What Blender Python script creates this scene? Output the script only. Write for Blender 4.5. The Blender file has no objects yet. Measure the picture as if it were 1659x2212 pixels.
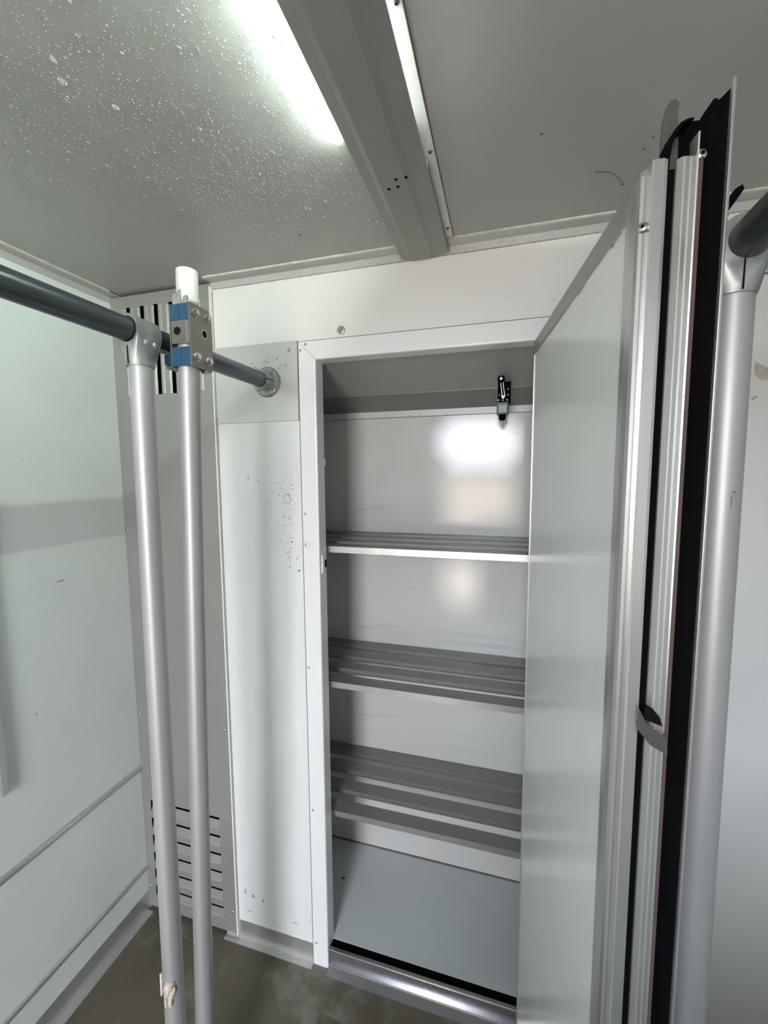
import bpy, bmesh, math, random
from mathutils import Vector, Matrix
random.seed(7)
PI = math.pi
sc = bpy.context.scene
COL = sc.collection

# ------------------------------------------------------------------ camera
CAMZ = 1.581
yaw, pitch, roll, FPX = -2.78174146e-01, -9.51672756e-02, -6.55741705e-03, 902.736
cy, sy, cp, sp = math.cos(yaw), math.sin(yaw), math.cos(pitch), math.sin(pitch)
fwd = Vector((sy*cp, cy*cp, sp)); rgt = Vector((cy, -sy, 0)); upv = rgt.cross(fwd)
cr, sr = math.cos(roll), math.sin(roll)
r2 = cr*rgt + sr*upv; u2 = -sr*rgt + cr*upv
cd = bpy.data.cameras.new('camera'); cam = bpy.data.objects.new('camera', cd); COL.objects.link(cam)
M = Matrix((r2, u2, -fwd)).transposed().to_4x4(); M.translation = (0, 0, CAMZ)
cam.matrix_world = M
cd.sensor_fit = 'HORIZONTAL'; cd.sensor_width = 36; cd.lens = 36*FPX/1659; cd.clip_start = 0.01
sc.camera = cam

# ------------------------------------------------------------------ light
w = bpy.data.worlds.new('sky'); sc.world = w; w.use_nodes = True
bg = w.node_tree.nodes['Background']; bg.inputs[0].default_value = (0.80, 0.86, 1.0, 1); bg.inputs[1].default_value = 1.0
def area(name, loc, rot, sx, sy_, power, color):
    l = bpy.data.lights.new(name, 'AREA'); l.shape = 'RECTANGLE'; l.size = sx; l.size_y = sy_
    l.energy = power; l.color = color
    o = bpy.data.objects.new(name, l); COL.objects.link(o); o.location = loc; o.rotation_euler = rot
    return o
# daylight outside the open rear doorway (behind the camera): blue-white sky above, warm sunlit yard below
area('sky_light', (-.2, -4.8, 3.5), (math.radians(70), 0, 0), 4.6, 3.6, 1900.0, (0.83, 0.89, 1.0))
area('sunlit_ground_light', (-.2, -3.6, -.12), (PI, 0, 0), 3.6, 2.6, 330.0, (1.0, 0.86, 0.72))
area('sunlit_facade_light', (-.2, -4.9, .95), (PI/2, 0, 0), 3.0, 1.2, 110.0, (1.0, 0.84, 0.68))
TUBE_STRENGTH = 240.0
sc.view_settings.view_transform = 'Standard'; sc.view_settings.look = 'None'
sc.view_settings.exposure = 0.0; sc.view_settings.gamma = 1.0

# ------------------------------------------------------------------ materials
def new_mat(name):
    m = bpy.data.materials.new(name); m.use_nodes = True
    nt = m.node_tree; b = nt.nodes['Principled BSDF']
    return m, nt, b
def mat(name, col, rough=0.5, metal=0.0, var=0.06, vscale=6.0, stretch=(1, 1, 1), bump=0.0, bscale=60.0, spec=0.5, speck=0.0, stain=None, emb=0.0):
    m, nt, b = new_mat(name)
    N, L = nt.nodes, nt.links
    b.inputs['Roughness'].default_value = rough; b.inputs['Metallic'].default_value = metal
    b.inputs['Specular IOR Level'].default_value = spec
    tc = N.new('ShaderNodeTexCoord'); mp = N.new('ShaderNodeMapping'); mp.inputs['Scale'].default_value = stretch
    L.new(tc.outputs['Object'], mp.inputs['Vector'])
    n = N.new('ShaderNodeTexNoise'); n.inputs['Scale'].default_value = vscale; n.inputs['Detail'].default_value = 6
    L.new(mp.outputs[0], n.inputs['Vector'])
    cr_ = N.new('ShaderNodeValToRGB')
    c0 = tuple(max(0, c*(1-var)) for c in col); c1 = tuple(min(1, c*(1+var)) for c in col)
    cr_.color_ramp.elements[0].color = (*c0, 1); cr_.color_ramp.elements[1].color = (*c1, 1)
    cr_.color_ramp.elements[0].position = .3; cr_.color_ramp.elements[1].position = .7
    L.new(n.outputs['Fac'], cr_.inputs[0]); out = cr_.outputs[0]
    if speck > 0:   # sparse dirt specks, a real part of the paint
        v = N.new('ShaderNodeTexNoise'); v.inputs['Scale'].default_value = 75; v.inputs['Detail'].default_value = 2
        L.new(tc.outputs['Object'], v.inputs['Vector'])
        r = N.new('ShaderNodeMapRange'); r.inputs[1].default_value = 0.735; r.inputs[2].default_value = 0.78
        L.new(v.outputs['Fac'], r.inputs[0])
        mu = N.new('ShaderNodeMath'); mu.operation = 'MULTIPLY'; mu.inputs[1].default_value = speck; L.new(r.outputs[0], mu.inputs[0])
        mx = N.new('ShaderNodeMix'); mx.data_type = 'RGBA'; mx.inputs[7].default_value = (.12, .11, .09, 1)
        L.new(mu.outputs[0], mx.inputs[0]); L.new(out, mx.inputs[6]); out = mx.outputs[2]
    if stain:
        v = N.new('ShaderNodeTexNoise'); v.inputs['Scale'].default_value = stain[1]; v.inputs['Detail'].default_value = 9; v.inputs['Roughness'].default_value = .65
        L.new(mp.outputs[0], v.inputs['Vector'])
        r = N.new('ShaderNodeMapRange'); r.inputs[1].default_value = stain[2]; r.inputs[2].default_value = stain[3]
        L.new(v.outputs['Fac'], r.inputs[0])
        mx = N.new('ShaderNodeMix'); mx.data_type = 'RGBA'; mx.inputs[7].default_value = (*stain[0], 1)
        L.new(r.outputs[0], mx.inputs[0]); L.new(out, mx.inputs[6]); out = mx.outputs[2]
    L.new(out, b.inputs['Base Color'])
    # slight roughness variation
    rr = N.new('ShaderNodeMapRange'); rr.inputs[3].default_value = max(.02, rough*.8); rr.inputs[4].default_value = min(1, rough*1.25)
    L.new(n.outputs['Fac'], rr.inputs[0]); L.new(rr.outputs[0], b.inputs['Roughness'])
    last = None
    if bump > 0:
        bn = N.new('ShaderNodeTexNoise'); bn.inputs['Scale'].default_value = bscale; bn.inputs['Detail'].default_value = 4
        L.new(mp.outputs[0], bn.inputs['Vector'])
        bp = N.new('ShaderNodeBump'); bp.inputs['Strength'].default_value = bump; bp.inputs['Distance'].default_value = .002
        L.new(bn.outputs['Fac'], bp.inputs['Height']); last = bp
    if emb > 0:     # fine diamond embossing of the sheet
        acc = None
        for ang in (PI/4, -PI/4):
            m2 = N.new('ShaderNodeMapping'); m2.inputs['Rotation'].default_value = (0, ang, 0); L.new(tc.outputs['Object'], m2.inputs['Vector'])
            wv = N.new('ShaderNodeTexWave'); wv.inputs['Scale'].default_value = 62; wv.bands_direction = 'X'; L.new(m2.outputs[0], wv.inputs['Vector'])
            if acc is None: acc = wv.outputs['Fac']
            else:
                ad = N.new('ShaderNodeMath'); ad.operation = 'ADD'; L.new(acc, ad.inputs[0]); L.new(wv.outputs['Fac'], ad.inputs[1]); acc = ad.outputs[0]
        bp = N.new('ShaderNodeBump'); bp.inputs['Strength'].default_value = emb; bp.inputs['Distance'].default_value = .001
        L.new(acc, bp.inputs['Height'])
        if last: L.new(last.outputs[0], bp.inputs['Normal'])
        last = bp
    if last: L.new(last.outputs[0], b.inputs['Normal'])
    return m
WHITE = (0.72, 0.715, 0.695)
M_wall = mat('painted_white_sheet', WHITE, .30, bump=.05, bscale=5, speck=.15, var=.02)
M_left = mat('pale_wall_sheet', (.66, .705, .675), .34, bump=.04, bscale=4, speck=.15, var=.03)
M_panel = mat('wavy_white_sheet', (.70, .72, .71), .17, bump=.55, bscale=5, stretch=(5, 1, .35), speck=.40, var=.02)
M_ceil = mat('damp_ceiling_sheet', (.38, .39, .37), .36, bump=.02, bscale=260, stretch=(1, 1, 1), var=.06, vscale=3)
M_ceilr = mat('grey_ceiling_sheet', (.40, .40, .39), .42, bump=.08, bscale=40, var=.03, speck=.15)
M_trim = mat('grey_angle_trim', (.50, .50, .49), .35, metal=.25, speck=.30, var=.04)
M_caulk = mat('yellowed_sealant', (.55, .53, .45), .7, var=.2, vscale=60)
M_dirt = mat('dirty_sealant', (.33, .30, .20), .8, var=.6, vscale=120)
M_seam = mat('brown_seam', (.16, .11, .08), .8, var=.3, vscale=50)
M_vent = mat('grey_coated_panel', (.30, .303, .285), .38, metal=.35, speck=.15, var=.03)
M_frame = mat('white_powder_coat', (.76, .77, .78), .22, speck=.15, var=.015)
M_floor = mat('stained_floor', (.095, .082, .056), .5, bump=.3, bscale=30, var=.25, vscale=5, stain=((.22, .21, .18), 3.2, .52, .66))
M_alu = mat('brushed_aluminium', (.62, .62, .62), .32, metal=.9, var=.05, vscale=18, stretch=(1, 1, .15), speck=.15)
M_alud = mat('dull_aluminium_edge', (.60, .60, .59), .30, metal=.75, var=.04, stretch=(1, 1, .1), vscale=30)
M_post = mat('anodised_tube', (.44, .435, .44), .46, metal=.55, var=.06, vscale=14, stretch=(1, 1, .2), speck=.15)
M_pipe = mat('dark_galvanised_tube', (.10, .115, .125), .30, metal=.85, var=.30, vscale=9, stretch=(3, .5, 3))
M_cast = mat('cast_aluminium', (.32, .335, .325), .42, metal=.7, var=.30, vscale=26, bump=.25, bscale=70)
M_sheen = mat('shiny_sill_metal', (.40, .40, .42), .22, metal=.85, var=.08, stretch=(.2, 1, 1), vscale=20)
M_steel = mat('stainless_steel', (.27, .255, .235), .30, metal=.85, var=.04, vscale=30)
M_bolt = mat('bright_bolt_steel', (.66, .64, .60), .2, metal=1, var=.05)
M_blue = mat('blue_plastic', (.012, .060, .125), .42, var=.12, vscale=50)
M_white_pl = mat('white_tube_end', (.64, .64, .61), .3, var=.06, vscale=40, stretch=(1, 1, .2))
M_black = mat('black_rubber', (.004, .004, .005), .9, var=.2, spec=.03)
M_dark = mat('dark_void', (.006, .006, .008), .9, spec=.1)
M_brown = mat('brown_film_edge', (.11, .075, .07), .4)
M_teal = mat('teal_plastic', (.015, .07, .09), .4)
M_lab = mat('printed_label', (.42, .42, .40), .5, var=.35, vscale=260)
M_in = mat('compartment_sheet', (.58, .585, .575), .30, speck=.15, var=.03, bump=.05, bscale=6)
M_inb = mat('embossed_back_sheet', (.60, .60, .585), .055, speck=.15, var=.03, emb=.04)
M_top = mat('shaded_top_sheet', (.34, .34, .325), .34, var=.03)  # same sheet as the compartment, with the shade on its top put into the colour
M_infl = mat('compartment_floor_sheet', (.55, .585, .59), .35, var=.03, bump=.05, bscale=20)
M_slat = mat('shelf_aluminium', (.25, .25, .235), .40, metal=.45, var=.04, stretch=(.2, 1, 1))
M_beam = mat('grey_beam_cover', (.28, .28, .26), .40, metal=.2, var=.06, vscale=8, stain=((.28, .27, .22), 9, .60, .72))
M_dface = mat('pale_green_door_sheet', (.74, .765, .74), .19, bump=.03, bscale=3, var=.015, speck=.15)
M_scuff = mat('grey_scuff', (.34, .34, .32), .6, var=.3, vscale=300)
M_speck = mat('dark_speck', (.05, .045, .04), .7)
M_foam = mat('beige_dried_foam', (.50, .44, .36), .8, bump=1.0, bscale=90, var=.35, vscale=60)
M_peel = mat('bare_peeled_patch', (.50, .42, .38), .6, var=.2, vscale=60)
M_tongue = mat('grey_brown_rubber', (.09, .085, .077), .8, stain=((.16, .08, .06), 30, .6, .7))
m, nt, b = new_mat('water_droplets')
b.inputs['Base Color'].default_value = (.97, 1, .99, 1); b.inputs['Roughness'].default_value = .06
b.inputs['Transmission Weight'].default_value = .85; b.inputs['IOR'].default_value = 1.33
M_water = m
m, nt, b = new_mat('lit_tube')
b.inputs['Emission Color'].default_value = (.86, 1, .92, 1); b.inputs['Emission Strength'].default_value = TUBE_STRENGTH
M_tube = m
m, nt, b = new_mat('faint_tube')
b.inputs['Emission Color'].default_value = (.93, 1, .97, 1); b.inputs['Emission Strength'].default_value = TUBE_STRENGTH*.06
M_tube2 = m

# ------------------------------------------------------------------ helpers
def link(name, bm, material, parent=None, smooth=False, mats=None):
    bmesh.ops.recalc_face_normals(bm, faces=bm.faces)
    me = bpy.data.meshes.new(name); bm.to_mesh(me); bm.free()
    for mm in (mats or [material]): me.materials.append(mm)
    if smooth:
        me.polygons.foreach_set('use_smooth', [True]*len(me.polygons))
        try: me.set_sharp_from_angle(angle=math.radians(35))
        except Exception: pass
    o = bpy.data.objects.new(name, me); COL.objects.link(o)
    if parent: o.parent = parent
    return o
def tag(o, label=None, cat=None, group=None, kind=None):
    if label: o['label'] = label
    if cat: o['category'] = cat
    if group: o['group'] = group
    if kind: o['kind'] = kind
    return o
def thing(name, label, cat, loc=(0, 0, 0), rz=0, group=None, kind=None):
    o = bpy.data.objects.new(name, None); COL.objects.link(o); o.location = loc; o.rotation_euler = (0, 0, rz)
    o.empty_display_size = .05
    return tag(o, label, cat, group, kind)
def rebase(root):
    """move children meshes, built in world coordinates, under the root's base"""
    inv = Matrix.Translation(-root.location)
    for c in root.children:
        if c.type == 'MESH' and not c.get('_local'):
            c.data.transform(inv)
            for g in c.children:
                if g.type == 'MESH': g.data.transform(inv)
def nb(): return bmesh.new()
def box(bm, x0, x1, y0, y1, z0, z1, bev=0, seg=2, mi=0):
    vs = [bm.verts.new((x, y, z)) for x in (x0, x1) for y in (y0, y1) for z in (z0, z1)]
    fs = [bm.faces.new([vs[i] for i in q]) for q in ((0,1,3,2),(4,6,7,5),(0,4,5,1),(2,3,7,6),(0,2,6,4),(1,5,7,3))]
    for f in fs: f.material_index = mi
    if bev:
        es = list({e for f in fs for e in f.edges})
        bmesh.ops.bevel(bm, geom=es, offset=bev, segments=seg, affect='EDGES', profile=.6)
    return bm
def prism(bm, pts, axis, a, b_, mi=0):
    """pts: 2D polygon; axis 'x': pts=(y,z); 'y': pts=(x,z); 'z': pts=(x,y). a/b_ may be functions of the point"""
    def P(p, t):
        t = t(p) if callable(t) else t
        return {'x': (t, p[0], p[1]), 'y': (p[0], t, p[1]), 'z': (p[0], p[1], t)}[axis]
    A = [bm.verts.new(P(p, a)) for p in pts]; B = [bm.verts.new(P(p, b_)) for p in pts]
    n = len(pts); fs = [bm.faces.new(A), bm.faces.new(B[::-1])]
    for i in range(n): fs.append(bm.faces.new((A[i], A[(i+1) % n], B[(i+1) % n], B[i])))
    for f in fs: f.material_index = mi
    return bm
def cyl(bm, p0, p1, r0, r1=None, seg=28, caps=True, bev=0, rot=0):
    r1 = r0 if r1 is None else r1
    p0, p1 = Vector(p0), Vector(p1); d = (p1-p0).normalized()
    a = Vector((0, 0, 1)) if abs(d.z) < .9 else Vector((1, 0, 0))
    e1 = d.cross(a).normalized(); e2 = d.cross(e1)
    rings = [(p0, r0), (p1, r1)]
    if bev: rings = [(p0, r0-bev), (p0+d*bev, r0), (p1-d*bev, r1), (p1, r1-bev)]
    R = []
    for p, r in rings:
        R.append([bm.verts.new(p + r*(math.cos(2*PI*i/seg+rot)*e1 + math.sin(2*PI*i/seg+rot)*e2)) for i in range(seg)])
    for k in range(len(R)-1):
        for i in range(seg): bm.faces.new((R[k][i], R[k][(i+1) % seg], R[k+1][(i+1) % seg], R[k+1][i]))
    if caps: bm.faces.new(R[0][::-1]); bm.faces.new(R[-1])
    return bm
def tube(bm, p0, p1, r, ri, seg=32):
    p0, p1 = Vector(p0), Vector(p1); d = (p1-p0).normalized()
    a = Vector((0, 0, 1)) if abs(d.z) < .9 else Vector((1, 0, 0)); e1 = d.cross(a).normalized(); e2 = d.cross(e1)
    def ring(p, rr): return [bm.verts.new(p + rr*(math.cos(2*PI*i/seg)*e1+math.sin(2*PI*i/seg)*e2)) for i in range(seg)]
    R = [ring(p0, ri), ring(p0, r), ring(p1, r), ring(p1, ri)]
    for k in range(4):
        for i in range(seg): bm.faces.new((R[k][i], R[k][(i+1) % seg], R[(k+1) % 4][(i+1) % seg], R[(k+1) % 4][i]))
    return bm
def sheet(bm, x0, x1, z0, z1, holes, y0, y1):
    xs = sorted({x0, x1, *[h[0] for h in holes], *[h[1] for h in holes]}); zs = sorted({z0, z1, *[h[2] for h in holes], *[h[3] for h in holes]})
    V = {}
    def v(x, z):
        if (x, z) not in V: V[(x, z)] = bm.verts.new((x, y0, z))
        return V[(x, z)]
    fs = []
    for i in range(len(xs)-1):
        for j in range(len(zs)-1):
            cx, cz = (xs[i]+xs[i+1])/2, (zs[j]+zs[j+1])/2
            if any(h[0] < cx < h[1] and h[2] < cz < h[3] for h in holes): continue
            fs.append(bm.faces.new((v(xs[i], zs[j]), v(xs[i+1], zs[j]), v(xs[i+1], zs[j+1]), v(xs[i], zs[j+1]))))
    r = bmesh.ops.extrude_face_region(bm, geom=fs)
    for g in r['geom']:
        if isinstance(g, bmesh.types.BMVert): g.co.y = y1
    return bm
def hexhead(bm, c, axis, r, h, seg=6):
    c = Vector(c); axis = Vector(axis).normalized()
    cyl(bm, c, c+axis*h, r, r*.94, seg=seg); return bm
def dome(bm, c, axis, r, h, seg=16):
    c = Vector(c); axis = Vector(axis).normalized(); prev = None
    for k in range(4):
        a = k/3*PI/2*.94; rr = r*math.cos(a); p = c+axis*h*math.sin(a)
        e = Vector((0, 0, 1)) if abs(axis.z) < .9 else Vector((1, 0, 0)); e1 = axis.cross(e).normalized(); e2 = axis.cross(e1)
        ring = [bm.verts.new(p+rr*(math.cos(2*PI*i/seg)*e1+math.sin(2*PI*i/seg)*e2)) for i in range(seg)]
        if prev:
            for i in range(seg): bm.faces.new((prev[i], prev[(i+1) % seg], ring[(i+1) % seg], ring[i]))
        prev = ring
    bm.faces.new(prev); return bm
def blob_decal(bm, c, u, v, n, ru, rv, mi, ang=0, k=9, jag=.35):
    """thin irregular mark lying on a surface: c centre, u/v surface axes, n outward normal"""
    c, u, v, n = Vector(c), Vector(u), Vector(v), Vector(n)
    base = c+n*.0004; vs = []
    for i in range(k):
        a = 2*PI*i/k; s = 1-jag*random.random()
        x, y = ru*s*math.cos(a), rv*s*math.sin(a)
        x, y = x*math.cos(ang)-y*math.sin(ang), x*math.sin(ang)+y*math.cos(ang)
        vs.append(bm.verts.new(base+u*x+v*y))
    f = bm.faces.new(vs); f.material_index = mi
def rivet(parent, c, axis, r=.0042, name='screw', m_=None):
    bm = nb(); dome(bm, c, axis, r, r*.45); c2 = Vector(c)+Vector(axis)*r*.3
    s = link(name, bm, m_ or M_bolt, parent, smooth=True)
    bm = nb(); cyl(bm, c2, c2+Vector(axis)*r*.28, r*.36, seg=8); link('drive_hole', bm, M_dark, s)
    return s

H = 2.142; XL, XR, YB, YR = -1.212, .81, 1.1, -2.0
X, Y, Z = Vector((1, 0, 0)), Vector((0, 1, 0)), Vector((0, 0, 1))

# ------------------------------------------------------------------ structure
bm = nb(); box(bm, XL-.03, XR+.03, YR-.05, 1.14, -.03, 0)
blob_decal(bm, (-.45, .97, 0), X, Y, Z, .05, .02, 1); blob_decal(bm, (-.30, .98, 0), X, Y, Z, .05, .014, 1, .4)
tag(link('floor', bm, M_floor, mats=[M_floor, mat('darker_dirt', (.085, .072, .05), .6, var=.4, vscale=30)]), kind='structure')

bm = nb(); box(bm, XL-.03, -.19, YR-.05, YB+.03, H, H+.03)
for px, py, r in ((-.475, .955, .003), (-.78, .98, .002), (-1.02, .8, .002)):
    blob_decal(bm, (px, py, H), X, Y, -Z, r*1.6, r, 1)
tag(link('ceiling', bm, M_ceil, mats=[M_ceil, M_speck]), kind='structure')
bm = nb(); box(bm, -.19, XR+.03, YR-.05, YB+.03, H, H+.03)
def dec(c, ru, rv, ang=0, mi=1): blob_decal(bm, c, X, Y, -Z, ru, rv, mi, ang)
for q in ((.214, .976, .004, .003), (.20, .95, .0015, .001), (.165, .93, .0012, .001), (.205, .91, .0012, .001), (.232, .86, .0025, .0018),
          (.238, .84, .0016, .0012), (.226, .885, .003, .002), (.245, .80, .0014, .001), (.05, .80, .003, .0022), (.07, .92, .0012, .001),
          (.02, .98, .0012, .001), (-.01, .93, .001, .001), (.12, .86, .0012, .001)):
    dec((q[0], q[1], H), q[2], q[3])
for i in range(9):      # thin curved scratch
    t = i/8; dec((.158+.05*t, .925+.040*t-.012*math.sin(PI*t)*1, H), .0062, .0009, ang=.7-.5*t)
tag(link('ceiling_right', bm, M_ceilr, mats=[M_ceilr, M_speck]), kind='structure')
bpy.data.objects['ceiling_right'].name = 'ceiling.001'

bm = nb(); box(bm, XL-.03, XL, YR-.05, YB+.18, 0, H)
for py, pz, a, c in ((.871, 1.277, .016, .0035), (.62, 1.9, .004, .003), (.80, 1.62, .002, .002), (1.0, 1.42, .002, .002), (.83, 1.72, .0016, .0016),
                     (.78, .93, .002, .006), (.9, .85, .002, .004)):
    blob_decal(bm, (XL, py, pz), Y, Z, X, a, c, 1, .1)
tag(link('wall_left', bm, M_left, mats=[M_left, M_scuff]), kind='structure')

bm = nb(); sheet(bm, -.838, XR, 0, H, [(-.53, .22, 0, 1.918)], YB, YB+.03)
for i in range(7): blob_decal(bm, (random.uniform(.0, .15), YB, random.uniform(1.98, 2.09)), X, Z, -Y, .0022, .0012, 1, random.random()*3)
blob_decal(bm, (.523, YB, 1.79), X, Z, -Y, .020, .028, 2, .5, k=8, jag=.5)
blob_decal(bm, (.515, YB, 1.735), X, Z, -Y, .008, .004, 2, .5)
for q in ((.50, 1.66), (.46, 1.5), (.5, 1.2)): blob_decal(bm, (q[0], YB, q[1]), X, Z, -Y, .003, .002, 1)
tag(link('wall_back', bm, M_wall, mats=[M_wall, M_scuff, M_peel]), kind='structure')
bm = nb(); box(bm, XR, XR+.03, YR-.05, YB+.03, 0, H)
tag(link('wall_right', bm, M_left), kind='structure')
bm = nb(); sheet(bm, XL, XR, 0, H, [(-.66, .10, .02, 2.12)], YR-.03, YR)
tag(link('wall_rear', bm, M_wall), kind='structure')

bm = nb(); box(bm, -.20, XR, -.62, -.58, 0, 1.16, .003)  # unseen half-height wall, added to keep the lower right side in shade
tag(link('shade_partition', bm, M_wall), kind='structure')

# angle trim where ceiling meets walls
bm = nb()
prism(bm, [(YB, 2.119), (YB-.0025, 2.119), (YB-.0025, 2.137), (YB-.034, 2.137), (YB-.034, 2.1395), (YB, 2.1395)], 'x', -.842, XR)
for i in range(22): blob_decal(bm, (random.uniform(-.8, .75), YB-.0025, random.uniform(2.12, 2.134)), X, Z, -Y, .0018, .001, 1)
tag(link('trim_1', bm, M_trim, mats=[M_trim, M_speck]), kind='structure')
bm = nb()
prism(bm, [(XL, 2.119), (XL+.0025, 2.119), (XL+.0025, 2.137), (XL+.034, 2.137), (XL+.034, 2.1395), (XL, 2.1395)], 'y', YR, YB-.002)
tag(link('trim_2', bm, M_trim), kind='structure')
bm = nb(); box(bm, -.84, XR, YB-.0358, YB-.034, 2.1382, H)
tag(link('trim_3', bm, M_caulk), kind='structure')
bm = nb(); box(bm, XL+.034, XL+.0358, YR, YB-.036, 2.1382, H)
tag(link('trim_4', bm, M_caulk), kind='structure')
bm = nb(); box(bm, -.832, XR, YB-.0008, YB, 2.1172, 2.119)
tag(link('trim_5', bm, M_dirt), kind='structure')

# left wall mouldings
def halfround(z, r, y1):
    bm = nb(); pts = [(XL+r*.7*math.cos(a), z+r*math.sin(a)) for a in [(-PI/2+PI*i/8) for i in range(9)]]
    prism(bm, pts, 'y', YR, y1); return bm
tag(link('trim_6', halfround(.549, .011, 1.094), M_alud, smooth=True), kind='structure')
tag(link('trim_7', halfround(.168, .010, 1.094), M_alud, smooth=True), kind='structure')
# baseboards: aluminium angles on wall and floor
bm = nb(); prism(bm, [(XL, 0), (XL, .076), (XL+.002, .076), (XL+.003, .004), (XL+.024, .0025), (XL+.024, 0)], 'y', YR, 1.085)
tag(link('baseboard_left', bm, M_alud), kind='structure')
bm = nb(); prism(bm, [(YB, 0), (YB, .074), (YB-.002, .074), (YB-.003, .003), (YB-.022, .002), (YB-.022, 0)], 'x', -.886, lambda p: -.560)
tag(link('baseboard_back', bm, M_alud), kind='structure')
# vertical U rail mounted on the left wall, at the left edge of the picture
bm = nb()
prism(bm, [(XL, .664), (XL+.004, .664), (XL+.004, .676), (XL+.016, .678), (XL+.016, .690), (XL+.004, .692), (XL+.004, .704), (XL, .704)], 'z', lambda p: .770+.3*(p[1]-.664)*.3, 2.05)
tag(link('mounting_rail', bm, M_alud), 'grey aluminium hat profile rail fixed upright on the left wall', 'rail')

# ------------------------------------------------------------------ corner ventilation panel
vp = thing('vent_panel', 'tall grey corner panel with vertical slots at top and louvres at its foot', 'vent panel', (-1.02, YB, .015))
top_slots = [(x, x+.0265, 1.828, 2.099) for x in (-1.162, -1.108, -1.055, -1.000, -.945, -.892-.022)]
bot = []; zt = .432
for k in range(6): bot.append((-1.178, -.893, zt-.040, zt)); zt -= .0660
bm = nb(); PY0, PY1 = YB-.0065, YB-.005
sheet(bm, XL+.001, -.838, .015, 2.134, top_slots+bot, PY0, PY1)
link('face_sheet', bm, M_vent, vp)
bm = nb(); box(bm, -.8405, -.8365, YB-.0105, YB, .015, 2.125); link('edge_strip', bm, M_frame, vp)
for (x0, x1, z0, z1) in top_slots:
    bm = nb()
    prism(bm, [(x0, PY0+.0012), (x0+.0008, PY0+.0004), (x0+.0065, PY0+.005), (x0+.0058, PY0+.0062)], 'z', z0, z1)
    link('vane', bm, M_vent, vp)
    bm = nb()
    prism(bm, [(x1, PY0), (x1+.001, PY0-.0016), (x1+.004, PY0-.0028), (x1+.009, PY0-.0020), (x1+.0135, PY0)], 'z', z0+.002, z1-.002)
    link('vane', bm, M_vent, vp)
for (x0, x1, z0, z1) in bot:
    bm = nb()
    prism(bm, [(PY0+.001, z0), (PY0-.0018, z0+.0012), (PY0-.0004, z0+.0038), (PY0+.0050, z1-.014), (PY0+.0065, z1-.014), (PY0+.002, z0)], 'x', x0+.004, x1-.001)
    link('louvre', bm, M_vent, vp)
bm = nb(); box(bm, XL+.004, -.842, YB+.012, YB+.16, .02, 2.13); bmesh.ops.delete(bm, geom=[min(bm.faces, key=lambda f: f.calc_center_median().y)], context='FACES')
link('duct_interior', bm, M_dark, vp)
for px, pz in ((-1.203, 1.399), (-.857, 1.4), (-1.203, .748), (-.857, .748), (-1.203, .092), (-.857, .093)):
    rivet(vp, (px, PY0, pz), -Y, .0048)
rebase(vp)
tag(link('seam', (lambda b_: box(b_, -.8362, -.8340, YB-.001, YB, .075, 2.115))(nb()), M_dirt), kind='structure')
bpy.data.objects['seam'].name = 'trim_8'

# white panel between vent panel and compartment frame
wp = thing('wall_panel', 'tall wavy white wall sheet between the vent panel and the compartment frame', 'wall panel', (-.70, YB, .074))
bm = nb(); box(bm, -.833, -.5615, YB-.0035, YB-.0003, .072, 1.7285)
def mk(px, pz, a, c, ang=0, mi=1): blob_decal(bm, (px, YB-.0035, pz), X, Z, -Y, a, c, mi, ang)
mk(-.735, 1.565, .0035, .010, -.15, 2)
mk(-.70, 1.555, .006, .0018, -.5); mk(-.715, 1.575, .0016, .0016); mk(-.713, 1.595, .0015, .004)
mk(-.575, 1.293, .004, .003, -.5, 3)
mk(-.70, 1.63, .005, .0012, .9); mk(-.775, 1.58, .004, .001, -.7)
for i in range(60):
    px = random.gauss(-.607, .018); pz = random.uniform(1.30, 1.60)
    if px < -.568: mk(px, pz, random.uniform(.0012, .0036), random.uniform(.0008, .003), random.random()*3)
for i in range(16): mk(-.607+.012*math.cos(i*.5)+random.uniform(-.003, .003), 1.505+.014*math.sin(i*.5), .0028, .0018, random.random()*3)
for px, pz, a, c in ((-.805, .185, .004, .012), (-.775, .175, .006, .010), (-.74, .168, .005, .010), (-.79, .115, .012, .0022), (-.62, .125, .016, .0016), (-.70, .105, .009, .0014)): mk(px, pz, a, c)
link('sheet', bm, M_panel, wp, mats=[M_panel, M_scuff, mat('yellow_stain', (.52, .50, .33), .5), M_speck])
rebase(wp)

# aluminium plate that carries the pipe flange
bp_ = thing('backing_plate', 'flat square aluminium plate behind the round pipe flange', 'plate', (-.70, YB, 1.73))
bm = nb(); box(bm, -.833, -.563, YB-.005, YB-.0003, 1.7295, 1.949)
for i in range(46):
    a = random.uniform(.35, 2.6); rr = random.uniform(.050, .075)
    blob_decal(bm, (-.659+rr*math.cos(a), YB-.005, 1.841+rr*math.sin(a)), X, Z, -Y, random.uniform(.0008, .003), random.uniform(.0006, .0014), 1, random.random()*3)
blob_decal(bm, (-.588, YB-.005, 1.925), X, Z, -Y, .006, .008, 2)
for i in range(5): blob_decal(bm, (-.745+i*.003, YB-.005, 1.908+.0035*i+(i-2)**2*.0008), X, Z, -Y, .0025, .0008, 2, .8)
link('sheet', bm, mat('pale_aluminium_plate', (.56, .56, .54), .33, metal=.35, var=.03), bp_, mats=[bpy.data.materials['pale_aluminium_plate'], M_speck, M_scuff])
rebase(bp_)

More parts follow.
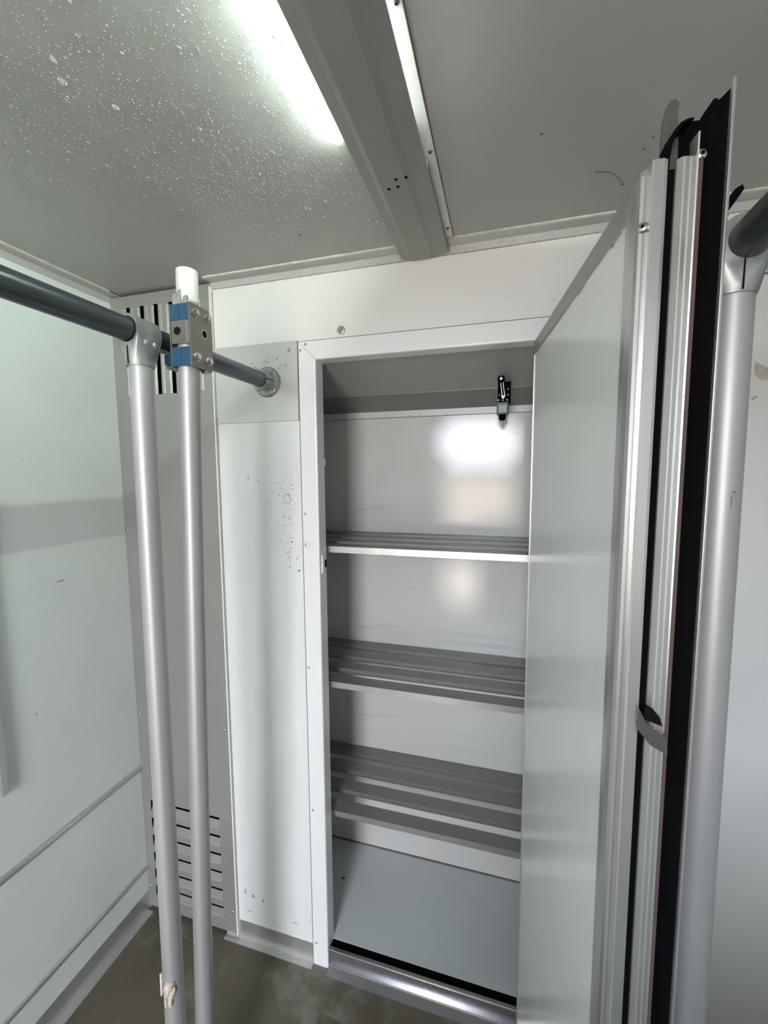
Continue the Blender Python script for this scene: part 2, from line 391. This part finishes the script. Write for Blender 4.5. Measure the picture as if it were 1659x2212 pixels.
# ------------------------------------------------------------------ compartment behind the wall
cb = thing('storage_compartment', 'pale recessed compartment behind the open insulated door with white frame and metal sill', 'compartment', (-.2, 1.1, 0))
CX0, CX1, CY, CZ = -.70, .26, 1.495, .061
bm = nb(); box(bm, CX0, CX1, CY, CY+.01, 0, 2.0)
for i in range(10): blob_decal(bm, (random.uniform(-.2, .09), CY, random.uniform(1.35, 1.77)), X, Z, -Y, random.uniform(.001, .006), .0009, 1, random.uniform(-.2, .2))
for zz in (1.44, .98, .62):
    for k in range(3): blob_decal(bm, (-.50+.04*k, CY, zz+.008*k), X, Z, -Y, .06, .0012, 1, -.02)
link('back_panel', bm, M_inb, cb, mats=[M_inb, M_scuff])
bm = nb(); box(bm, CX0-.01, CX0, 1.13, CY, 0, 2.0); link('side_panel', bm, M_in, cb)
bm = nb(); box(bm, CX1, CX1+.01, 1.13, CY, 0, 2.0); link('side_panel', bm, M_in, cb)
bm = nb(); box(bm, CX0, CX1, 1.137, CY, CZ-.02, CZ)
L0 = Vector((-.55, 1.335, CZ))
for a, c, an in ((.012, .003, .6), (.007, .003, -.5), (.006, .002, 1.6)): blob_decal(bm, L0, X, Y, Z, a, c, 1, an)
link('floor_panel', bm, M_infl, cb, mats=[M_infl, M_speck])
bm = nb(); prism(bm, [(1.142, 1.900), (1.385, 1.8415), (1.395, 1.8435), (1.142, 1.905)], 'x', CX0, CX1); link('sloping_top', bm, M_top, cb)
bm = nb(); prism(bm, [(1.385, 1.8405), (CY-.004, 1.7995), (CY-.004, 1.815), (1.385, 1.852)], 'x', CX0, CX1); link('top_trim', bm, M_slat, cb)
bm = nb(); box(bm, CX0, CX1, CY-.005, CY, 1.778, 1.800)
for px in (-.33, -.20, -.29): blob_decal(bm, (px, CY-.005, 1.781), X, Z, -Y, .005, .001, 1, .4)
link('rear_strip', bm, M_in, cb, mats=[M_in, M_seam])
bm = nb(); box(bm, CX0, CX1, CY-.0015, CY, 1.7765, 1.778); link('joint', bm, M_seam, cb)
bm = nb(); box(bm, CX0, CX1, CY-.004, CY, CZ, CZ+.0035); link('joint', bm, M_seam, cb)
# frame
fr = nb()
xo, xi, zo, zi = -.559, -.508, 1.944, 1.893
pl = [(xo, 1.0960), (-.5135, 1.0960), (-.5098, 1.0972), (-.5083, 1.1005), (-.508, 1.143), (-.5095, 1.143), (-.5110, 1.0995), (xo, 1.0995)]
prism(fr, pl, 'z', .0, lambda p: zi+(xi-p[0]))
link('frame_jamb', fr, M_frame, cb, smooth=False)
fr = nb()
plt = [(p[1], zi+(xi-p[0])) for p in pl]
prism(fr, plt, 'x', lambda p: xi-(p[1]-zi), .30)
link('frame_head', fr, M_frame, cb)
fr = nb(); prism(fr, [(.16, 1.096), (.22, 1.096), (.22, 1.143), (.16, 1.143)], 'z', 0, zi-.001); link('frame_jamb', fr, M_frame, cb)
bm = nb(); box(bm, -.5614, -.5592, YB-.0036, YB-.0004, .0, 1.946); link('joint', bm, M_seam, cb)
bm = nb(); box(bm, -.5614, .5, YB-.0014, YB-.0004, 1.9442, 1.9464); link('joint', bm, M_seam, cb)
# mitre joint
bm = nb(); v = [(-.559, 1.0957, 1.944), (-.5578, 1.0957, 1.944), (-.509, 1.0957, 1.8952), (-.509, 1.0957, 1.8938)]
bm.faces.new([bm.verts.new(q) for q in v]); link('joint', bm, M_seam, cb)
for px, pz in ((-.537, 1.936), (-.553, 1.921), (-.550, 1.462), (-.5505, 1.372), (-.5505, .999), (-.549, .538), (-.548, .079)):
    rivet(cb, (px, 1.096, pz), -Y, .0038)
bm = nb(); tube(bm, (-.5475, 1.0962, 1.372), (-.5475, 1.0957, 1.372), .0105, .0095); link('washer_mark', bm, M_scuff, cb)
# sill
bm = nb()
prism(bm, [(1.099, .010), (1.0975, .0125), (1.0975, .064), (1.0995, .0675), (1.108, .0675), (1.108, .030), (1.134, .030), (1.134, .0), (1.074, .0), (1.074, .002)], 'x', -.507, .20)
link('sill', bm, M_sheen, cb)
bm = nb(); cyl(bm, (-.507, 1.0985, .0665), (.2, 1.0985, .0665), .0022, seg=10); cyl(bm, (-.507, 1.0975, .011), (.2, 1.0975, .011), .0018, seg=10)
link('sill_lip', bm, M_bolt, cb, smooth=True)
bm = nb(); box(bm, -.507, .2, 1.109, 1.1365, .030, .0585); link('sill_gasket', bm, M_black, cb)
# strike plate and notch
bm = nb(); box(bm, -.508, -.5035, 1.104, 1.122, 1.286, 1.341, .0012); link('strike_plate', bm, M_bolt, cb)
bm = nb(); box(bm, -.508, -.504, 1.126, 1.137, 1.300, 1.322, .001); link('strike_hole', bm, M_dark, cb)
bm = nb(); box(bm, -.5085, -.5045, 1.140, 1.146, 1.60, 1.622, .001); link('catch_notch', bm, M_scuff, cb)
rebase(cb)

# shelves
def make_shelf(z):
    root = thing('slatted_shelf', None, 'shelf', (-.22, 1.165, z))
    for k in range(4):
        y0 = 1.165+k*.0925; bm = nb()
        prism(bm, [(y0, z), (y0, z-.0175), (y0+.0015, z-.0175), (y0+.0015, z-.0015), (y0+.0465, z-.0015), (y0+.0465, z-.0175), (y0+.048, z-.0175), (y0+.048, z)], 'x', CX0+.001, .245)
        link('slat', bm, M_slat if k else M_slat, root)
    for x in (CX0+.002, .235):
        bm = nb(); box(bm, x, x+.02, 1.166, 1.49, z-.020, z-.0177); link('bracket', bm, M_slat, root)
    bm = nb(); box(bm, CX0+.002, .244, 1.1635, 1.165, z-.0185, z+.0004); link('front_lip', bm, M_alu, root)
    rebase(root); return root
SG = 'slatted shelves in the compartment'
for zz, lab in ((1.357, 'top shelf of four grey metal slats, at shoulder height below the limit switch'),
                (.926, 'middle grey metal slatted shelf of the three in the compartment'),
                (.489, 'lowest grey metal slatted shelf, just above the pale compartment floor')):
    s = make_shelf(zz); s['label'] = lab; s['group'] = SG

# limit switch
ls = thing('limit_switch', 'small teal and black roller limit switch hanging under the compartment top', 'switch', (-.005, 1.35, 1.745))
bm = nb(); box(bm, -.022, .016, 1.346, 1.352, 1.785, 1.862, .001); link('mounting_plate', bm, M_black, ls)
bm = nb(); box(bm, -.024, .010, 1.322, 1.346, 1.751, 1.788, .002); link('body', bm, M_teal, ls)
bm = nb(); box(bm, -.022, .008, 1.322, 1.346, 1.788, 1.797, .002); link('head', bm, M_black, ls)
bm = nb(); box(bm, -.0185, .0045, 1.3208, 1.3222, 1.757, 1.7795); link('nameplate', bm, M_lab, ls)
bm = nb(); cyl(bm, (-.0075, 1.334, 1.752), (-.0075, 1.334, 1.740), .0105, .0105, seg=20); cyl(bm, (-.0075, 1.334, 1.740), (-.0075, 1.334, 1.734), .0105, .006, seg=20); link('cable_gland', bm, M_black, ls, smooth=True)
bm = nb()
for s in (-1, 1):
    p = [(-.0055+s*.0035, 1.800), (-.0055+s*.0035+.0022, 1.800), (-.0125+s*.0035+.0022, 1.850), (-.0125+s*.0035, 1.850)]
    prism(bm, p, 'y', 1.312, 1.314)
cyl(bm, (-.006, 1.310, 1.800), (-.006, 1.325, 1.800), .0045, seg=14); link('lever', bm, M_steel, ls)
bm = nb(); cyl(bm, (-.0125, 1.305, 1.852), (-.0125, 1.315, 1.852), .0105, seg=24, bev=.001); rl = link('roller', bm, M_black, ls, smooth=True)
bm = nb(); cyl(bm, (-.0125, 1.3035, 1.852), (-.0125, 1.306, 1.852), .0042, seg=14); link('roller_pin', bm, M_steel, rl)
for px, pz in ((-.019, 1.793), (.006, 1.793), (-.006, 1.793)):
    bm = nb(); dome(bm, (px, 1.322, pz), -Y, .0036, .002); link('screw', bm, M_bolt, ls, smooth=True)
for px, pz in ((.008, 1.829), (.008, 1.812), (-.016, 1.812)):
    bm = nb(); dome(bm, (px, 1.346, pz), -Y, .0032, .002); link('screw', bm, M_bolt, ls, smooth=True)
rebase(ls)

# hex bolt above the frame
bt = thing('hex_bolt', 'hexagonal bolt end in the white wall above the compartment frame', 'bolt', (-.430, YB, 1.964))
bm = nb(); hexhead(bm, (-.430, YB, 1.964), -Y, .0125, .007); link('nut', bm, M_bolt, bt)
bm = nb(); cyl(bm, (-.4305, YB-.006, 1.964), (-.4305, YB-.014, 1.964), .0075, .0068, seg=20, bev=.0008); link('bolt_end', bm, M_bolt, bt, smooth=True)
rebase(bt)

# ------------------------------------------------------------------ ceiling lamp in its beam cover
lb = thing('light_beam', 'long grey ceiling light cover with light spilling from both sides', 'ceiling light', (-.2, 1.09, 2.142))
Y1 = 1.094
outer = [(-.262, 2.1225), (-.2435, 2.1190), (-.2325, 2.1138), (-.1830, 2.1138), (-.1715, 2.1195), (-.142, 2.1225)]
inner = [(x, z+.0012) for x, z in outer][::-1]
bm = nb(); prism(bm, outer+inner, 'y', -1.6, Y1)
for px, py in ((-.2, .794), (-.181, .794), (-.219, .816), (-.201, .814)):
    blob_decal(bm, (px, py, 2.1138), X, Y, -Z, .0036, .0036, 1, k=10, jag=.1)
link('cover', bm, M_beam, lb, mats=[M_beam, M_dark])
bm = nb(); prism(bm, [(-.262, 2.1225), (-.2605, 2.1225), (-.2605, H), (-.262, H)], 'y', .745, Y1)
prism(bm, [(-.1435, 2.1225), (-.142, 2.1225), (-.142, 2.139), (-.1435, 2.139)], 'y', .80, Y1)
link('side_flange', bm, M_beam, lb)
bm = nb(); box(bm, -.268, -.127, -1.6, 1.058, 2.1385, H-.0002, .0006, 1); basep = link('base_strip', bm, mat('white_lamp_base', (.70, .70, .69), .35, speck=.10), lb)
bm = nb(); box(bm, -.1268, -.1258, -1.6, 1.058, 2.1395, H); link('joint', bm, M_seam, lb)
for py in (.537, .781, 1.021): rivet(lb, (-.1345, py, 2.1385), -Z, .0045, m_=M_steel)
for x_, r_, mt_ in ((-.2515, .0055, M_tube), (-.176, .0030, M_tube2)):
    bm = nb(); cyl(bm, (x_, -1.5, 2.1305), (x_, .705, 2.1305), r_, seg=12)
    link('tube', bm, mt_, lb, smooth=True)
for x_ in (-.2515, -.176):
    bm = nb(); box(bm, x_-.008, x_+.008, .705, .722, 2.124, 2.1385, .001); link('tube_holder', bm, M_frame, lb)
rebase(lb)

# condensation droplets (nobody could count them)
bm = nb()
def drop(cx, cy_, r, el, ang):
    seg = 8; prev = None
    for k in range(3):
        a = k/2*PI/2*.93; rr = r*math.cos(a); zz = H-.0001-r*.55*math.sin(a); ring = []
        for i in range(seg):
            x = rr*math.cos(2*PI*i/seg); y = rr*el*math.sin(2*PI*i/seg)
            ring.append(bm.verts.new((cx+x*math.cos(ang)-y*math.sin(ang), cy_+x*math.sin(ang)+y*math.cos(ang), zz)))
        if prev:
            for i in range(seg): bm.faces.new((prev[i], prev[(i+1) % seg], ring[(i+1) % seg], ring[i]))
        prev = ring
    bm.faces.new(prev)
n = 0
while n < 5200:
    x = random.uniform(-.98, -.272); y = random.uniform(.40, 1.0)
    d = math.exp(-((x+.45)/.22)**2)*math.exp(-((y-.72)/.16)**2) + .55*math.exp(-((y-.5)/.13)**2) + .02
    if random.random() > d: continue
    r = .00048+.0007*random.random()**2
    if random.random() < .04: r *= 2.0
    drop(x, y, r, random.uniform(1, 1.7), random.uniform(-.6, .6)); n += 1
for x, y, r in ((-.62, .505, .0055), (-.585, .56, .0048), (-.60, .478, .004), (-.49, .63, .003), (-.69, .60, .0025)): drop(x, y, r, 1.25, .2)
tag(link('water_droplets', bm, M_water, smooth=True), 'beads of condensation clinging to the ceiling left of the light', 'water droplets', kind='stuff')

# ------------------------------------------------------------------ pipes, posts, fittings
PX, PZ = -.659, 1.841; PXR = .254
def hpipe(x, y0, y1, label):
    root = thing('horizontal_pipe', label, 'pipe', (x, y1, PZ), group=None)
    bm = nb(); tube(bm, (x, y0, PZ), (x, y1, PZ), .021, .018, 36); link('pipe', bm, M_pipe, root, smooth=True)
    bm = nb(); cyl(bm, (x, y1-.0008, PZ), (x, y1-.004, PZ), .0182, seg=28); link('end_plug', bm, M_dark, root)
    rebase(root); return root
hpipe(PX, -1.5, 1.066, 'long dark metal rail pipe running along the left from camera to the round flange')
PZ = 1.833
hpipe(PXR, -1.5, .90, 'dark metal rail pipe at the upper right edge, running towards the camera')
PZ = 1.841

def post(name, p0, p1, r, label, m_=M_post):
    root = thing(name, label, 'post', p0)
    bm = nb(); tube(bm, p0, p1, r, r-.003, 36); link('tube', bm, m_, root, smooth=True)
    return root
A0, A1 = (-.673, .65, 0), (-.657, .65, 1.80)
pa = post('upright_post', A0, A1, .0205, 'left upright silver tube with a beige foam splat near the floor')
bm = nb(); bmesh.ops.create_icosphere(bm, subdivisions=3, radius=.014)
for v in bm.verts:
    q = 1+.28*math.sin(v.co.x*420+1)*math.cos(v.co.z*330)+random.uniform(-.08, .08)
    v.co = Vector((v.co.x*q*.85-.662, v.co.y*q*.75+.632, v.co.z*q*1.25+.487))
link('foam_splat', bm, M_foam, pa, smooth=True)
bm = nb(); bmesh.ops.create_icosphere(bm, subdivisions=2, radius=.006)
for v in bm.verts: v.co = Vector((v.co.x*.8-.659, v.co.y+.630, v.co.z*2.2+.461))
link('foam_splat', bm, M_foam, pa, smooth=True)
bm = nb(); box(bm, -.6735, -.671, .6285, .630, .445, .462); prism(bm, [(-.689, .46), (-.686, .46), (-.684, .512), (-.688, .512)], 'y', .6335, .637); link('tape_edge', bm, M_white_pl, pa)
rebase(pa)
B0, B1 = (-.648, .70, 0), (-.5855, .70, 1.99)
def onB(z): t = z/B1[2]; return B0[0]+(B1[0]-B0[0])*t
pb = post('upright_post', B0, (onB(1.905), .70, 1.905), .0195, 'right upright silver tube of the left pair, clamped in blue pads')
bm = nb()
pts0 = (onB(1.905), .70, 1.905); pts1 = (onB(1.965), .70, 1.964)
cyl(bm, pts0, pts1, .0198, .0195, seg=30, bev=.001)
link('white_tube_end', bm, M_white_pl, pb, smooth=True)
bm = nb()
for k, (dx, dz) in enumerate(((-.012, .020), (-.002, .026), (.012, .014))):
    prism(bm, [(onB(1.9)+dx-.005, 1.897), (onB(1.9)+dx+.006, 1.897), (onB(1.9)+dx+.005, 1.897+dz), (onB(1.9)+dx-.003, 1.897+dz*.9)], 'y', .6790-.0004*k, .6800)
link('torn_film', bm, M_alu, pb)
rebase(pb)
R0, R1 = (.262, .60, 0), (.252, .60, 1.80)
pr = post('upright_post', R0, R1, .0210, 'upright silver tube behind the open door at the right edge')
bm = nb(); blob_decal(bm, (.258, .5785, 1.555), X, Z, -Y, .0012, .0012, 0); blob_decal(bm, (.256, .5785, 1.545), X, Z, -Y, .0004, .008, 0)
link('scratch', bm, M_speck, pr)
rebase(pr)

def tee(x, y, levers, label):
    root = thing('tee_fitting', label, 'pipe fitting', (x, y, 1.78))
    bm = nb()
    for yy in (y-.027, y+.027):
        for i in range(24):
            a = 2*PI*i/24; bm.verts.new((x+.0275*math.cos(a), yy, PZ+.0275*math.sin(a)))
    for zz, rr in ((1.779, .0240), (1.786, .0262)):
        for i in range(24):
            a = 2*PI*i/24; bm.verts.new((x+rr*math.cos(a), y+rr*math.sin(a), zz))
    bmesh.ops.convex_hull(bm, input=bm.verts)
    bmesh.ops.dissolve_limit(bm, angle_limit=.02, verts=bm.verts, edges=bm.edges)
    link('body', bm, M_cast, root, smooth=True)
    bm = nb(); box(bm, x-.0006, x+.0006, y-.0282, y-.0262, 1.780, 1.812); link('split_line', bm, M_dark, root)
    if not levers: bm = nb(); tube(bm, (x, y-.0280, PZ), (x, y-.0269, PZ), .0225, .0212); link('bore_rim', bm, M_dark, root)
    if not levers:
        for yy in (y-.010, y+.010):
            bm = nb(); dome(bm, (x+.0262, yy, 1.819), X, .0065, .0035); link('rivet', bm, M_cast, root, smooth=True)
    else:
        bm = nb(); prism(bm, [(x+.033, 1.768), (x+.038, 1.770), (x+.040, 1.812), (x+.036, 1.813)], 'y', y-.020, y-.012); link('lever', bm, M_black, root)
        bm = nb(); prism(bm, [(x-.025, 1.862), (x-.019, 1.862), (x-.002, 1.888), (x-.004, 1.893), (x-.011, 1.889)], 'y', y-.02, y-.012); link('lever', bm, M_black, root)
        bm = nb(); cyl(bm, (x+.020, y-.016, 1.80), (x+.036, y-.016, 1.80), .0035, seg=10); link('lever_pin', bm, M_cast, root)
        bm = nb(); cyl(bm, (x-.015, y-.016, 1.862), (x-.022, y-.016, 1.866), .0035, seg=10); link('lever_pin', bm, M_cast, root)
    rebase(root)
tee(PX+.001, .65, False, 'cast tee fitting with two rivets joining the left post to the dark pipe')
PZ = 1.833
tee(PXR-.004, .60, True, 'cast tee fitting with black levers on the post at the right edge')

PZ = 1.841
# flange on the wall
fl = thing('pipe_flange', 'round silver flange screwed to the wall plate, holding the pipe end', 'flange', (PX, YB-.005, PZ))
bm = nb(); cyl(bm, (PX, YB-.005, PZ), (PX, YB-.013, PZ), .043, .0405, seg=44, bev=.0012); link('disc', bm, M_cast, fl, smooth=True)
bm = nb(); tube(bm, (PX, YB-.013, PZ), (PX, YB-.046, PZ), .0268, .0213, 36); hb = link('hub', bm, M_cast, fl, smooth=True)
bm = nb(); box(bm, PX+.0200, PX+.0272, YB-.0465, YB-.016, PZ-.0012, PZ+.0012); link('slit', bm, M_dark, hb)
for a in (.85, 2.3, -2.3, -.85):
    rivet(fl, (PX+.034*math.cos(a), YB-.013, PZ+.034*math.sin(a)), -Y, .0052)
rebase(fl)

# blue clamp
cl = thing('clamp_block', 'steel clamp with blue plastic pads gripping the post and pipe', 'clamp', (-.59, .70, 1.78))
cx0, cx1, cyf, cyb = -.612, -.568, .678, .738
def ringpad(z0, z1, side):
    bm = nb(); xm = onB(1.84); r = .0202
    x_out = cx0+.0015 if side < 0 else cx1-.001
    pts = [(xm, cyf), (x_out, cyf), (x_out, cyf+.046), (xm, cyf+.046)]
    arc = [(xm+side*r*math.sin(a), .70+r*math.cos(a)) for a in [PI*i/10 for i in range(11)]]
    g = .0004*side
    poly = [(x+g, y) for x, y in pts+arc]
    prism(bm, poly, 'z', z0, z1)
    return bm
for z0, z1 in ((1.868, 1.897), (1.784, 1.8185)):
    for s in (-1, 1): link('pad', ringpad(z0, z1, s), M_blue, cl)
# plates
def plate(x0, x1, y0, y1, hole=True):
    bm = nb(); z0, z1, c = 1.7825, 1.8985, .010
    out = [(y0, z0), (y1-c, z0), (y1, z0+c), (y1, z1-c*1.1), (y1-c, z1), (y0, z1)]
    prism(bm, out, 'x', x0, x1); return bm
pt = link('side_plate', plate(cx1-.001, cx1+.002, cyf-.0005, .7385), M_steel, cl)
bm = nb(); tube(bm, (cx1+.0018, .7155, 1.850), (cx1+.0026, .7155, 1.850), .0085, .0068, 24); link('hole_rim', bm, M_bolt, pt, smooth=True)
bm = nb(); cyl(bm, (cx1+.0018, .7155, 1.850), (cx1+.0023, .7155, 1.850), .0068, seg=24); link('plate_hole', bm, M_dark, pt)
link('side_plate', plate(cx0-.001, cx0+.0015, cyf-.0005, .7385), M_steel, cl)
# middle saddle band wrapping the front
bm = nb()
band = [(cx0+.001, cyf+.03), (cx0+.001, cyf+.002), (cx0+.004, cyf-.0018), (cx1-.008, cyf-.0018), (cx1-.002, cyf-.0005), (cx1+.0018, cyf+.006), (cx1+.0018, cyf+.03),
        (cx1, cyf+.03), (cx1, cyf+.007), (cx1-.003, cyf+.001), (cx1-.008, cyf), (cx0+.004, cyf), (cx0+.0022, cyf+.003), (cx0+.0022, cyf+.03)]
prism(bm, band, 'z', 1.8245, 1.8665); sd = link('saddle_band', bm, M_steel, cl)
bm = nb(); cyl(bm, (-.5945, cyf-.0018, 1.8475), (-.5945, cyf-.0024, 1.8475), .0075, seg=26); link('round_hole', bm, M_dark, sd)
for yy, zz in ((.693, 1.883), (.726, 1.883), (.692, 1.802), (.726, 1.801)):
    bm = nb(); cyl(bm, (cx1+.002, yy, zz), (cx1+.0032, yy, zz), .0080, seg=20); hexhead(bm, (cx1+.0032, yy, zz), X, .0064, .0052); b1 = link('bolt', bm, M_bolt, cl)
    bm = nb(); hexhead(bm, (cx0-.001, yy, zz), -X, .0052, .005); link('nut', bm, M_bolt, cl)
# rear block behind, gripping the rail pipe
bm = nb(); box(bm, -.650, cx0-.0012, .70, .738, 1.795, 1.814, .002); link('rear_pad', bm, M_blue, cl)
bm = nb(); box(bm, -.650, -.6125, .704, .734, 1.788, 1.7945, .001); link('rear_bracket', bm, M_steel, cl)
bm = nb(); prism(bm, [(cx1-.012, 1.7830), (cx1-.002, 1.7830), (cx1-.004, 1.7775), (cx1-.010, 1.7775)], 'y', .718, .728); link('nut', bm, M_bolt, cl)
rebase(cl)

# loose wire behind the clamp
bm = nb(); prev = None
pts = [Vector((-.878+.062*t, 1.092-.003*math.sin(PI*t), 1.902-.020*math.sin(PI*min(1, t*1.1))-.004*t)) for t in [i/14 for i in range(15)]]
for i in range(14): cyl(bm, pts[i], pts[i+1], .0010, seg=6, caps=False)
tag(link('loose_wire', bm, M_speck), 'thin dark wire curling out beside the clamp on the corner panel', 'wire')

# ------------------------------------------------------------------ the open insulated door
d1 = thing('door_1', 'thick insulated door swung open towards the camera, edge profiles facing', 'door', (.064, 1.084, 0), math.atan2(-.99328, .115705), kind='structure')
def dl(name, bm, m_, parent=None, smooth=False, mats=None): return link(name, bm, m_, parent or d1, smooth, mats)
bm = nb(); box(bm, .004, .545, .0015, .02, .03, 1.860)
for q in ((.33, 1.476), (.12, 1.32), (.44, 1.2), (.5, 1.32)):
    blob_decal(bm, (q[0], .0015, q[1]), X, Z, -Y, .0008, .004, 1)
blob_decal(bm, (.045, .0015, 1.80), X, Z, -Y, .006, .002, 2)
dl('inner_face', bm, M_dface, mats=[M_dface, M_speck, M_scuff])
bm = nb(); prism(bm, [(0, 1.859), (.0012, 1.8555), (.02, 1.8555), (.02, 1.888), (.004, 1.888), (-.001, 1.885)], 'x', 0, .572); dl('top_profile', bm, M_vent)
bm = nb()
for i in range(70):
    u = random.uniform(.03, .53); blob_decal(bm, (u, .0013, 1.8555-random.uniform(0, .0030)), X, Z, -Y, random.uniform(.002, .007), random.uniform(.0008, .0022), 0 if random.random() < .6 else 1, 0, jag=.6)
dl('sealant_bead', bm, M_caulk, mats=[M_caulk, M_dirt])
bm = nb(); box(bm, -.001, .0045, -.0005, .06, .03, 1.857, .0008); dl('hinge_edge', bm, M_alud)
bm = nb()
prism(bm, [(.537, .012), (.537, -.0004), (.5535, -.0012), (.5550, -.0030), (.5580, -.0038), (.5700, -.0030), (.5755, -.0015), (.5772, .0015), (.5772, .012)], 'z', .03, lambda p: 1.8790-.06*max(0, (.562-p[0])))
dl('edge_trim', bm, M_alu)
bm = nb(); prism(bm, [(.545, .0055), (.5835, .0052), (.5852, .0068), (.5856, .0160), (.5842, .0166), (.5835, .0195), (.5812, .0205), (.545, .0205)], 'z', .03, 1.8885); dl('inner_flange', bm, M_alud)
bm = nb(); box(bm, .0, .5745, .0206, .0299, .03, 1.884); dl('thermal_break', bm, M_black)
bm = nb(); prism(bm, [(.545, .0300), (.5775, .0300), (.5818, .0335), (.5810, .0350), (.5818, .0362), (.5812, .0400), (.5800, .0412), (.5808, .0425), (.5808, .0466), (.545, .0466)], 'z', .03, 1.8905); dl('outer_flange', bm, M_alud)
bm = nb(); prism(bm, [(1.0, 0)]*0 or [(.545, .0466), (.5812, .0466), (.5818, .0480), (.545, .0480)], 'z', .03, 1.912); dl('edge_fin', bm, M_alud)
bm = nb(); prism(bm, [(.545, .0480), (.5800, .0480), (.5790, .0535), (.545, .0535)], 'z', .03, 1.896); dl('film_edge', bm, M_brown)
bm = nb(); box(bm, .0, .5450, .03, .0545, .03, 1.884); dl('core', bm, M_vent)
# black gasket between flange and outer skin
bm = nb(); pts = [(.540, .0536), (.5640, .0536), (.5690, .0575), (.5675, .0620), (.5715, .0665), (.5705, .0725), (.5735, .0764), (.540, .0764)]
prism(bm, pts, 'z', .03, lambda p: 1.925+.9*max(0, min(.04, p[1]-.045))); dl('gasket', bm, M_black)
bm = nb(); box(bm, .0, .54, .0545, .0762, 1.884, 1.952, .003); dl('top_gasket', bm, M_black)
bm = nb(); prism(bm, [(.031, 1.8855), (.062, 1.944), (.066, 1.951), (.070, 1.951), (.072, 1.8855)], 'x', .548, .566); dl('gasket_corner', bm, M_black)
bm = nb(); box(bm, .0, .5780, .0765, .0795, .028, 1.960, .0008); dl('outer_skin', bm, M_alud)
# curled gasket lip and rubber tongue at the top corner
bm = nb(); path = [(.018, 1.886), (.019, 1.896), (.0215, 1.908), (.0255, 1.917), (.031, 1.9235), (.037, 1.926), (.042, 1.9265)]
ro = [(s, z) for s, z in path]; ri = [(s+.0042*(1-i/7), z-.0045*(1-i/9)) for i, (s, z) in enumerate(path)][::-1]
prism(bm, ro+ri, 'x', .560, .580); dl('curled_lip', bm, M_black)
bm = nb(); tp = [(.0245, 1.888), (.0235, 1.925), (.0245, 1.943), (.0275, 1.957), (.031, 1.9625), (.036, 1.9635), (.0395, 1.959), (.0385, 1.951), (.040, 1.93), (.041, 1.888)]
prism(bm, tp, 'x', .553, .5555); dl('rubber_tongue', bm, M_tongue)
# latch hook
lt = nb(); prism(lt, [(.0155, 1.322), (.024, 1.304), (.046, 1.288), (.0475, 1.268), (.030, 1.278), (.0185, 1.292), (.0155, 1.305)], 'x', .578, .592)
lo = dl('latch_hook', lt, M_steel)
bm = nb(); prism(bm, [(.026, 1.318), (.034, 1.316), (.042, 1.306), (.045, 1.296), (.025, 1.303)], 'x', .579, .5835); link('latch_slot', bm, M_dark, lo)
for u, s, z, ax in ((.578, .0015, 1.829, (.9, -.45, 0)), (.580, .0510, 1.8915, (1, 0, 0))):
    rivet(d1, (u, s, z), Vector(ax).normalized(), .0052)
